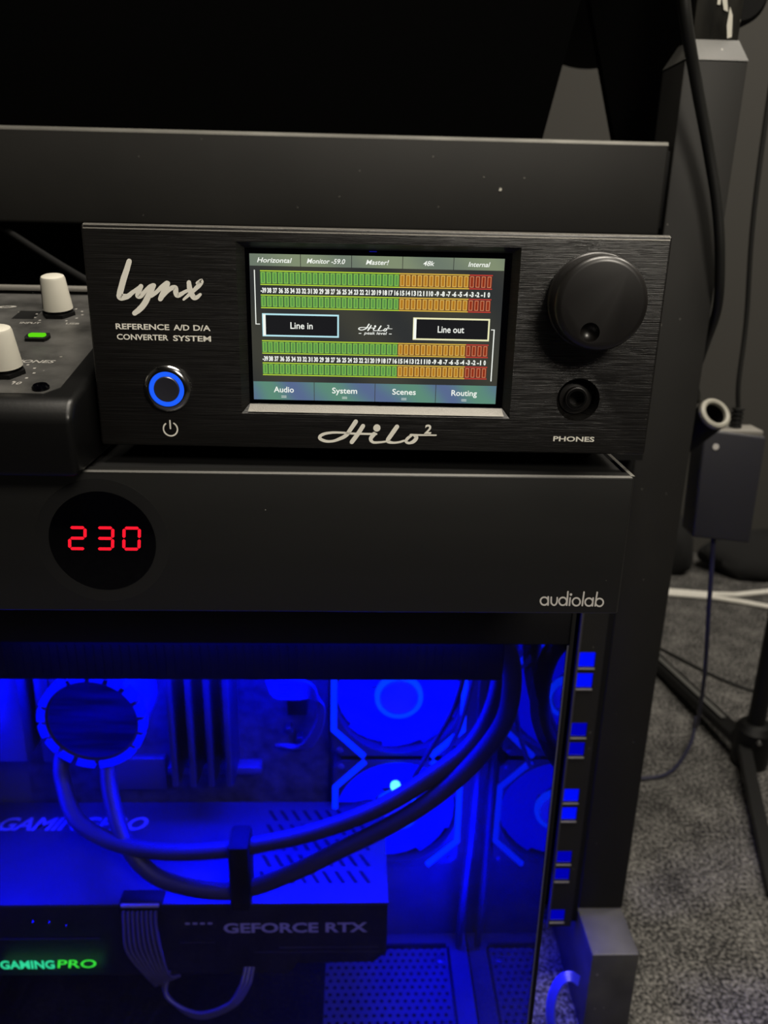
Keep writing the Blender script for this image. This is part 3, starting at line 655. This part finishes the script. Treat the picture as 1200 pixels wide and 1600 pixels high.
xs = (-158, -142, -126, -110)
ramr = None
for i, x in enumerate(xs):
    lab = ['memory module nearest the round pump', 'second memory module from the round pump', 'third memory module from the round pump', 'memory module farthest from the round pump'][i]
    rm = thing('memory_module', 'tall thin ' + lab, 'memory module', (x, 640, -476), group='memory modules on the motherboard')
    MB().box(x - 3, x + 3, 614, 654, -475.8, -340, 0.6).build('heatspreader', M_ram, rm)
    MB().box(x - 2.4, x + 2.4, 609, 614, -474, -341, 1).build('top_bar', M_sink, rm)

# liquid cooler
cool = thing('liquid_cooler', 'round pump with segmented blue light ring, two tubes and a radiator', 'cooler', (-206.5, 600, -370))
pcx, pcz = -206.5, -373
MB().lathe([(38, 54), (40, 50), (41, 2), (39.5, 0), (36, -0.5), (35.2, 1.5), (20, 2), (0.1, 2)], (pcx, 560, pcz), seg=64, capa=True, capb=False).build('pump_cap', mat('dark pump cap', (0.06, 0.06, 0.075), 0.4, noise=0.5, nscale=(20, 20, 90)), cool)
angs = [(-86, -40), (-34, -19), (-13, 2), (8, 23), (29, 45), (51, 66), (72, 87), (93, 110), (116, 158), (164, 179), (185, 200), (206, 221), (227, 242), (248, 268)]
def streaks():
    mt = bpy.data.materials.new('streaked blue pump reflection'); mt.use_nodes = True; nt = mt.node_tree; nt.nodes.remove(nt.nodes['Principled BSDF'])
    e = nt.nodes.new('ShaderNodeEmission'); tc_ = nt.nodes.new('ShaderNodeTexCoord'); mp = nt.nodes.new('ShaderNodeMapping'); mp.inputs['Rotation'].default_value = (0, math.radians(40), 0); mp.inputs['Scale'].default_value = (15, 15, 130)
    nz = nt.nodes.new('ShaderNodeTexNoise'); nz.inputs['Scale'].default_value = 1; cr_ = nt.nodes.new('ShaderNodeValToRGB')
    cr_.color_ramp.elements[0].position = 0.35; cr_.color_ramp.elements[0].color = (0, 0, 0.12, 1); cr_.color_ramp.elements[1].position = 0.7; cr_.color_ramp.elements[1].color = (0, 0, 0.42, 1)
    nt.links.new(tc_.outputs['Object'], mp.inputs[0]); nt.links.new(mp.outputs[0], nz.inputs['Vector']); nt.links.new(nz.outputs['Fac'], cr_.inputs[0]); nt.links.new(cr_.outputs[0], e.inputs[0])
    nt.links.new(e.outputs[0], nt.nodes['Material Output'].inputs[0]); return mt
MB().lathe([(34.8, 1.6), (34.6, 1.2)], (pcx, 560, pcz), seg=64, capa=False).build('pump_reflection', streaks(), cool)  # glowing streaks stand in for blue reflections on the cap face
for a0, a1 in angs:
    sgm = MB(); n_ = 8; vs = []; fs = []
    for k in range(n_ + 1):
        a = math.radians(a0 + (a1 - a0) * k / n_)
        for rr_, yy in ((42.3, 558), (42.3, 566), (36.6, 566), (36.6, 558)): vs.append((pcx + rr_ * math.cos(a), yy, pcz + rr_ * math.sin(a)))
    for k in range(n_):
        for j in range(4): fs.append((k * 4 + j, k * 4 + (j + 1) % 4, (k + 1) * 4 + (j + 1) % 4, (k + 1) * 4 + j))
    fs += [(0, 1, 2, 3), tuple(n_ * 4 + j for j in (3, 2, 1, 0))]
    sgm.add(vs, fs).build('light_segment', M_pumpl, cool)
T1 = [(-240, 590, -408), (-242, 578, -425), (-239, 570, -440), (-224, 550, -459), (-192, 535, -468), (-152, 525, -469), (-105, 518, -462), (-65, 514, -451), (-25, 510, -436), (23, 506, -410), (69, 505, -374), (89, 506, -352), (102, 512, -324), (107, 524, -296), (104, 532, -272), (94, 535, -256)]
T2 = [(-202, 590, -408), (-203, 576, -425), (-198, 560, -442), (-182, 535, -468), (-158, 522, -489), (-122, 515, -497), (-86, 512, -495), (-45, 508, -474), (-11, 506, -452), (23, 502, -428), (47, 500, -409), (69, 498, -387), (90, 494, -358), (105, 490, -326), (108, 488, -296), (104, 487, -272), (94, 487, -256)]
MB().tube(T1, 6.6, 16).build('coolant_tube', M_tube, cool)
MB().tube(T2, 6.6, 16).build('coolant_tube', M_tube, cool)
st = MB(); st.tube([(-93, 503, -446), (-88, 501, -470), (-86, 502, -503)], 1.0, 8, flat=9.0); MB().box(-95, -79, 500.5, 528, -506, -445, 3).build('hook_strap', M_black, cool)
rad = MB().box(-300, 93, 450, 570, -270, -241, 1.5).build('radiator', M_case, cool)
MB().box(84, 94, 452, 568, -268, -243, 2).build('end_tank', M_case, rad)
fn = MB()
for k in range(70): fn.box(-296 + k * 5.4, -295 + k * 5.4, 449.2, 450, -266, -245)
o = fn.build('radiator_fins', M_case, rad); o['kind'] = 'stuff'
for k in range(3):
    MB().box(-298 + 131 * k, -170 + 131 * k, 452, 568, -240.5, -216, 2).build('radiator_fan_frame', M_fanframe, rad)

# case fans: one is built, the others are copies
def make_fan(label, org):
    f_ = thing('case_fan', label, 'fan', org, group='blue lit fans on the rear tray')
    cx_, y0, cz_ = org[0], org[1], org[2]
    mb = MB(); N = 48; vs = []
    sq = []
    for k in range(N):
        a = 2 * math.pi * (k + 0.5) / N; c_, s_ = math.cos(a), math.sin(a); q_ = 59.5 / max(abs(c_), abs(s_)); sq.append((q_ * c_, q_ * s_, c_, s_))
    for y in (y0, y0 + 23):
        vs += [(cx_ + a, y, cz_ + b) for a, b, _, _ in sq] + [(cx_ + 57 * c, y, cz_ + 57 * d) for _, _, c, d in sq]
    fs = []
    for k in range(N):
        k2 = (k + 1) % N
        fs += [(k, k2, k2 + N, k + N), (k + 2 * N, k + 3 * N, k2 + 3 * N, k2 + 2 * N), (k + N, k2 + N, k2 + 3 * N, k + 3 * N), (k, k + 2 * N, k2 + 2 * N, k2)]
    mb.add(vs, fs).build('fan_frame', M_fanframe, f_)
    for b in range(9):
        bl = MB(); vs = []; fs = []; a0 = b * 40
        for i in range(6):
            rr_ = 21 + 34.5 * i / 5
            for j in range(5):
                a = math.radians(a0 + 8 * i / 5 * 2 + j * 12.5); yy = y0 + 7 + j * 2.2
                vs.append((cx_ + rr_ * math.cos(a), yy, cz_ + rr_ * math.sin(a)))
        for i in range(5):
            for j in range(4): fs.append((i * 5 + j, i * 5 + j + 1, (i + 1) * 5 + j + 1, (i + 1) * 5 + j))
        bl.add(vs, fs).build('blade', M_blade, f_)
    MB().lathe([(17, 20), (17.5, 4), (16, 2.2)], (cx_, y0, cz_), seg=40).build('hub', M_hub, f_)
    MB().lathe([(21.5, 8), (21.5, 3), (20.5, 2), (18.3, 2), (17.6, 3)], (cx_, y0, cz_), seg=48, capa=False, capb=False).build('hub_ring', M_hubring, f_)
    for sx in (1, -1):
        P_ = [(31 * sx, 59), (58 * sx, 31), (58.5 * sx, -31), (31 * sx, -59)]
        MB().tube([(cx_ + a, y0 - 1, cz_ + b) for a, b in P_], 2.8, 10, smooth=False).build('light_strip', M_strip, f_)
    for sx in (1, -1):
        for sz in (1, -1): MB().lathe([(3, 0), (3, -1), (2, -1.6)], (cx_ + 53 * sx, y0, cz_ + 53 * sz), seg=16).build('screw', M_sink, f_)
    return f_
fanA = make_fan('upper blue fan at the right end of the computer case', (40, 635, -400))
fanB = copytree(fanA); fanB.location = W(41, 635, -524); fanB['label'] = 'lower blue fan, below the other, crossed by the coolant tubes'
solo(MB().lathe([(4.2, 3), (4.6, 0), (4, -2), (2, -3.2)], (0, 0, 0), seg=20), 'indicator_light', M_cyan, 'small bright cyan light just above the tubes over the lower fan', 'light', (0, 0, 0)).location = W(38, 619, -481)

# graphics card
gpu = thing('graphics_card', 'long dark graphics card with glowing green lettering under the tubes', 'graphics card', (-150, 580, -595))
MB().box(-338, 28.5, 521, 640, -575, -519, 1.2).build('shroud', M_gpu, gpu)
MB().prism([(-338, -519), (28.5, -519), (28.5, -568), (18, -578), (-45, -579), (-52, -590), (-338, -590)], 519, 524).build('side_cover', M_gpu, gpu)
bpn = MB().box(-338, 29, 519, 642, -519, -515.8, 0.6).build('backplate', M_gpuback, gpu)
for i in range(9):
    for j in range(5):
        x = -72 + i * 10.5; y = 540 + j * 19
        vs = [(x, y), (x + 3, y), (x - 4, y + 13), (x - 7, y + 13)]
        MB().prism(vs, -515.75, -515.3, 'z').build('vent_slot', M_black, bpn)
bt = MB(); fb = lambda x, z: (x, z, -515.4)
bt.text('GAMINGPRO', -318, -186, 604, 17, fb, 0.03, 0.25); bt.build('backplate_lettering', M_backtext, bpn)
MB().text('GEFORCE RTX', -104.5, 12.5, -545.6, 10.0, F(518.7), 0.03).build('model_lettering', M_gputext, gpu)
MB().text('GAMING', -288, -244, -582.0, 8.6, F(518.6), 0.03).build('green_lettering', [M_mint], gpu)
MB().text('PRO', -242, -210, -581.6, 8.6, F(518.6), 0.01, 0.12).build('green_lettering', [M_green], gpu)
for a, b, z in ((-285, -205, -551), (-140, -112, -556), (-60, 22, -562), (-80, 24, -567)): MB().box(a, b, 518.4, 519, z - 0.5, z + 0.5).build('trim_line', M_gpuback, gpu)
for x in (-135, -129, -123, -117): MB().rect(x, x + 3.6, -537, -535, 518.8).build('tick_mark', M_gputext, gpu)
for x, z in ((-256, -533), (-243, -534), (-230, -537)): MB().lathe([(1.2, 0), (0.8, -1)], (x, 519, z), seg=10).build('screw', M_chrome, gpu)
for cx_ in (-230, -120, -25):
    MB().lathe([(44, 0), (45, -8), (40, -12)], (cx_, 580, -575), 'z', 40).build('fan_shroud', M_gpu, gpu)
MB().box(-186, -152, 516, 532, -523, -513.5, 1).build('power_plug', M_black, gpu)
MB().box(-184, -154, 515, 517, -515.5, -513, 0.3).build('plug_edge', M_gputext, gpu)
# wires
M_sleeve = mat('blue grey wire sleeve', (0.09, 0.08, 0.11), 0.4)
wr = thing('power_cable', 'bundle of thin wires dropping from the graphics card plug', 'cable', (-170, 514, -520), )
for k in range(8):
    x = -182 + k * 3.6
    MB().tube([(x, 515, -519), (x + 0.6, 511, -530), (x + 3 + k * .2, 505, -550), (-170 + k * 2.6 + 4, 505, -575), (-160 + k * 2.8, 510, -592 + k * 1.5)], 1.35, 8).build('wire', M_sleeve, wr)
lp_ = thing('looped_cable', 'dark cable loop hanging below the graphics card lettering', 'cable', (-120, 500, -585))
for k in range(3):
    MB().tube([(-150 - k * 3, 514, -581), (-150, 503 + k, -596 - k), (-125, 496, -606 - 2 * k), (-100 + k * 2, 497, -598 - k), (-90 + k * 3, 504, -586), (-87 + 3 * k, 514, -577)], 1.8, 10).build('strand', M_sleeve, lp_)
cb = thing('board_power_cable', 'sleeved wires bowing beside the memory modules', 'cable', (-60, 620, -430))
for k in range(7):
    MB().tube([(-90 + k * 1.2, 640, -335 - k * 3), (-72, 618, -365 - 3 * k), (-52, 604, -362 - 3 * k), (-36, 596, -362 - 2 * k), (-30 + k * .6, 600, -385), (-35 + k, 612, -415), (-50 + k * 1.5, 628, -445), (-72 + k * 2, 645, -455)], 1.6, 8).build('wire', M_sleeve, cb)
for (nm, lab, pts, r_) in (
    ('fan_cable', 'thick dark cable falling down the right side of the fans', [(100, 590, -250), (108, 600, -322), (110, 612, -382), (111, 618, -441), (110, 622, -533), (108, 630, -619), (108, 640, -690)], 3.6),
    ('fan_cable', 'thin dark cable dropping across the top fan to its right edge', [(96, 575, -250), (104, 592, -322), (100, 606, -363), (92, 612, -414), (77, 616, -458)], 2.2),
    ('fan_cable', 'middle dark cable curving behind the coolant tubes by the top fan', [(84, 552, -273), (86, 560, -322), (80, 566, -363), (66, 570, -400), (50, 572, -436)], 2.2)):
    solo(MB().tube([(a - pts[0][0], b - pts[0][1], c - pts[0][2]) for a, b, c in pts], r_, 10), nm, M_tube, lab, 'cable', (0, 0, 0), 'dark cables by the fans').location = W(*pts[0])

# ------------------------------------------------------------------ things behind and above
def tubething(name, mt, label, cat, pts, r_, group=None, seg=12, flat=1.0):
    o = MB().tube([(a - pts[0][0], b - pts[0][1], c - pts[0][2]) for a, b, c in pts], r_, seg, flat=flat).build(name, mt, None, (0, 0, 0))
    o.location = W(*pts[0]); return tag(o, label, cat, group)
tubething('hanging_cable', M_rubber, 'thick black cable hanging in front of the rack post', 'cable',
          [(196, 585, 175), (203, 585, 134), (220, 596, 96), (238, 604, 55), (251, 607, 19), (260, 610, -16), (268, 620, -52), (276, 650, -83), (286, 685, -116), (300, 706, -140)], lambda t: 4.1 - 0.8 * t)
bk = thing('power_adapter', 'dark rectangular power adapter hanging on its cord behind the rack', 'power adapter', (362, 750, -290))
A = [(328, -177), (389, -184), (389, -288), (332, -283)]
MB().prism([(330, -176), (391, -183), (393, -292), (334, -286)], 750, 780, bev=2.5).build('housing', M_brick, bk)
MB().box(332, 388, 752, 778, -183, -177.5, 1).build('top_edge', mat('grey adapter edge', (0.2, 0.19, 0.17), 0.5), bk)
rl = MB().lathe([(5, 0), (4, 22)], (366, 765, -180), 'z', 16, ).build('strain_relief', M_rubber, bk)
for k in range(5): MB().lathe([(5.8, 0), (5.8, 2)], (366, 765, -177 + 4.2 * k), 'z', 16).build('ridge', M_rubber, rl)
MB().lathe([(3, 0), (3, .6)], (343, 749.4, -193), seg=20).build('label_dot', M_print2, bk)
MB().tube([(366, 765, -160), (362, 765, -133), (361, 768, -75), (352, 768, 19), (350, 770, 150), (352, 770, 330)], 2.2, 10).build('upper_cord', M_rubber, bk)
MB().tube([(362, 765, -288), (365, 762, -330), (371, 768, -370), (384, 785, -425), (410, 830, -500), (470, 950, -640), (535, 1090, -718), (505, 1030, -721), (451, 962, -721), (404, 945, -721), (330, 950, -721)], 2.4, 10).build('lower_cord', mat('dark blue cord', (0.02, 0.02, 0.05), 0.5), bk)
# hollow pipe end
hp_ = thing('hollow_pipe', 'open end of a black pipe with a pale rim beside the rack', 'pipe', (315, 700, -150))
def pipe(mt, prof_, nm, par):
    o = MB().lathe(prof_, (0, 0, 0), seg=40, capa=False, capb=False).build(nm, mt, None, (0, 0, 0)); o.parent = par
    o.location = (0, 0, 0); o.rotation_euler = (math.radians(-40), 0, math.radians(16)); return o
pipe(M_black, [(12.2, 1), (14.2, 1.2), (14.2, 160), (10, 160), (10.0, 1)], 'pipe_wall', hp_)
pipe(mat('pale pipe rim', (0.26, 0.25, 0.21), 0.5), [(10.0, 2.5), (9.6, 0.5), (10.2, -1.4), (12, -2.2), (14.2, -1.2), (14.9, 1.0), (14.2, 3.5)], 'pipe_rim', hp_)
# white braided cables on the carpet
def braid(label, pts):
    n_ = 70
    o = tubething('braided_cable', M_braid, label, 'cable', pts, lambda t: 5.4 + 1.0 * math.sin(t * n_ * 2 * math.pi / 1.0), 'white braided cables on the carpet', 10)
    return o
def densify(pts, k):
    out = []
    for a, b in zip(pts[:-1], pts[1:]):
        for i in range(k): out.append(tuple(a[j] + (b[j] - a[j]) * i / k for j in range(3)))
    return out + [pts[-1]]
braid('white braided cable running straight along the carpet behind the rack', densify([(560, 1590, -719), (664, 1565, -719), (747, 1550, -719), (800, 1547, -719), (877, 1564, -719), (1000, 1600, -719)], 14))
braid('white braided cable bending nearer across the carpet than the straight one', densify([(560, 1574, -719), (664, 1549, -719), (747, 1534, -719), (792, 1516, -719), (850, 1488, -719), (960, 1440, -719)], 14))
# tripod stand on the carpet
tp = thing('tripod_stand', 'low black tripod legs meeting at a joint on the carpet', 'stand', (569, 985, -FL))
def bar(a, b, w_, h_, nm, mt=M_black, par=tp):
    a, b = Vector(a), Vector(b); d = (b - a).normalized(); s_ = d.cross(Vector((0, 0, 1))).normalized(); u = s_.cross(d)
    vs = [q + s_ * i * w_ / 2 + u * j * h_ / 2 for q in (a, b) for i, j in ((-1, -1), (1, -1), (1, 1), (-1, 1))]
    return MB().add(vs, [(0, 1, 2, 3), (7, 6, 5, 4), (0, 4, 5, 1), (1, 5, 6, 2), (2, 6, 7, 3), (3, 7, 4, 0)]).build(nm, mt, par)
M_leg = mat('black tripod steel', (0.003, 0.003, 0.003), 0.5, spec=0.3)
bar((512, 1380, -718), (560, 985, -690), 26, 12, 'leg', M_leg); bar((525, 1275, -709), (553, 1040, -692), 8, 1.5, 'leg_groove', mat('grey groove', (0.09, 0.09, 0.085), 0.4))
for o in list(tp.children):
    if o.name.startswith('leg_groove'): o.location.z += 0.0072
bar((558, 985, -690), (486, 730, -719), 16, 14, 'leg', M_leg); bar((580, 985, -690), (760, 1120, -718), 16, 14, 'leg', M_leg)
MB().lathe([(24, -30), (26, -26), (26, 26), (20, 34), (12, 36), (12, 240)], (572, 985, -692), 'z', 28).build('hub', M_leg, tp)
MB().lathe([(14, 0), (14, 420)], (577, 985, -460), 'z', 20)
for x, z in ((566, -672), (590, -690)): MB().lathe([(4, 0), (3, -3)], (x, 958, z), seg=16).build('bolt', M_chrome, tp)
# dark bag lying against the wall
bag = MB()
def blob(mb_, c, r3, n=14, m_=20, amp=0.14, sd=1):
    rnd = random.Random(sd); ph = [rnd.uniform(0, 6.28) for _ in range(6)]
    vs = []; fs = []
    for i in range(n + 1):
        th = math.pi * i / n
        for j in range(m_):
            ph_ = 2 * math.pi * j / m_; k = 1 + amp * (math.sin(3 * ph_ + ph[0]) * math.sin(2 * th + ph[1]) + 0.6 * math.sin(5 * ph_ + ph[2]) * math.sin(4 * th + ph[3]))
            vs.append((c[0] + r3[0] * k * math.sin(th) * math.cos(ph_), c[1] + r3[1] * k * math.sin(th) * math.sin(ph_), max(-FL + 1, c[2] + r3[2] * k * math.cos(th))))
    for i in range(n):
        for j in range(m_): fs.append((i * m_ + j, i * m_ + (j + 1) % m_, (i + 1) * m_ + (j + 1) % m_, (i + 1) * m_ + j))
    mb_.add([(a - c[0], b - c[1], cc - c[2]) for a, b, cc in vs], fs)
for nm, lab, c, r3, sd in (('cloth_bag', 'slumped black bag at the foot of the wall, farther right', (960, 1690, -690), (190, 70, 60), 3), ('cloth_bag', 'small dark bundle at the foot of the wall by the rack post', (690, 1700, -670), (65, 60, 85), 5)):
    mb_ = MB(); blob(mb_, c, r3, sd=sd)
    solo(mb_, nm, M_cloth, lab, 'bag', (0, 0, 0)).location = W(*c)
tubething('floor_cable', M_rubber, 'thin black cable lying across the carpet behind the tripod', 'cable', [(560, 1320, -722), (640, 1200, -722), (760, 1120, -722), (900, 1090, -722)], 3.0)
# black screen and panels above the crossbar
solo(MB().prism([(-520, 0), (-31, 0), (27, 270), (-520, 270)], 0, 40, bev=3), 'black_cabinet', M_void, 'large black panel standing on the crossbar, filling the top left', 'panel', (0, 0, 0)).location = W(166, 660, 60)
tap = thing('black_bracket', 'black tapering bracket plate between the panel and the rack post', 'bracket', (215, 670, 60))
MB().prism([(203, 60), (246, 60), (246, 330), (118, 330)], 701, 712, bev=1).build('plate', M_void, tap)
MB().box(222, 244, 712, 730, 66, 320).build('side_web', M_void, tap)
# round lamp-like stand head seen through the gap
sd_ = thing('stand_head', 'grey round stand head with black rim seen through the gap', 'stand', (217, 900, 192))
for prof_, mt, nm in (([(2, -18), (50, -14), (54, -6), (50, 2), (36, 6)], M_black, 'rim'), ([(36, 2), (33, 8), (28, 50), (26, 70)], mat('grey stand body', (0.09, 0.085, 0.075), 0.5), 'body'), ([(14, 70), (14, 84), (12, 86)], mat('pale worn metal', (0.5, 0.45, 0.33), 0.3, metal=0.7), 'collar')):
    o = MB().lathe(prof_, (0, 0, 0), 'z', 40).build(nm, mt, None, (0, 0, 0)); o.parent = sd_; o.location = (0, 0, 0); o.rotation_euler = (math.radians(-25), math.radians(16), 0)
o = MB().lathe([(7, 0), (7, 150)], (0, 0, 40), 'z', 20).build('stem', M_black, None, (0, 0, 0)); o.parent = sd_; o.location = (0, 0, 0)
tubething('diagonal_rod', mat('dark grey rod', (0.008, 0.008, 0.008), 0.5), 'thin dark rod slanting in the shadow behind the mixer', 'rod', [(-262, 640, -6), (-172, 520, -31), (-112, 452, -47)], 2.2)
o = MB().lathe([(18, 0), (21, 4), (21, 30), (17, 34)], (0, 0, 0), seg=40).build('round_knob', M_black, None, (0, 0, 0)); o.location = W(282, 690, 168); tag(o, 'dark round clamp knob at the top of the rack post', 'knob')
# cable coil on the floor by the foot; blue light is put into its colour
cc = thing('cable_coil', 'loose coil of cable, coloured blue as if lit, on the carpet beside the rack foot', 'cable', (196, 570, -FL))
for k in range(4):
    pts = [(203 + (15 + k * 1.5) * math.cos(a), 560 + k * 1.5 + 10 * math.sin(a) , -690 + (30 + 1.5 * k) * math.sin(a)) for a in [math.radians(60 + 24 * i) for i in range(12)]]
    MB().tube(pts, 1.5, 8).build('strand', mat('blue lit cable sheath', (0.02, 0.025, 0.55), 0.35), cc)
area('coil_fill', (135, 620, -610), (206, 585, -705), 0.35, 0.04, 0.06, BLUE)  # added blue area lamp, lights the coil and the side of the foot
bpy.context.view_layer.update()
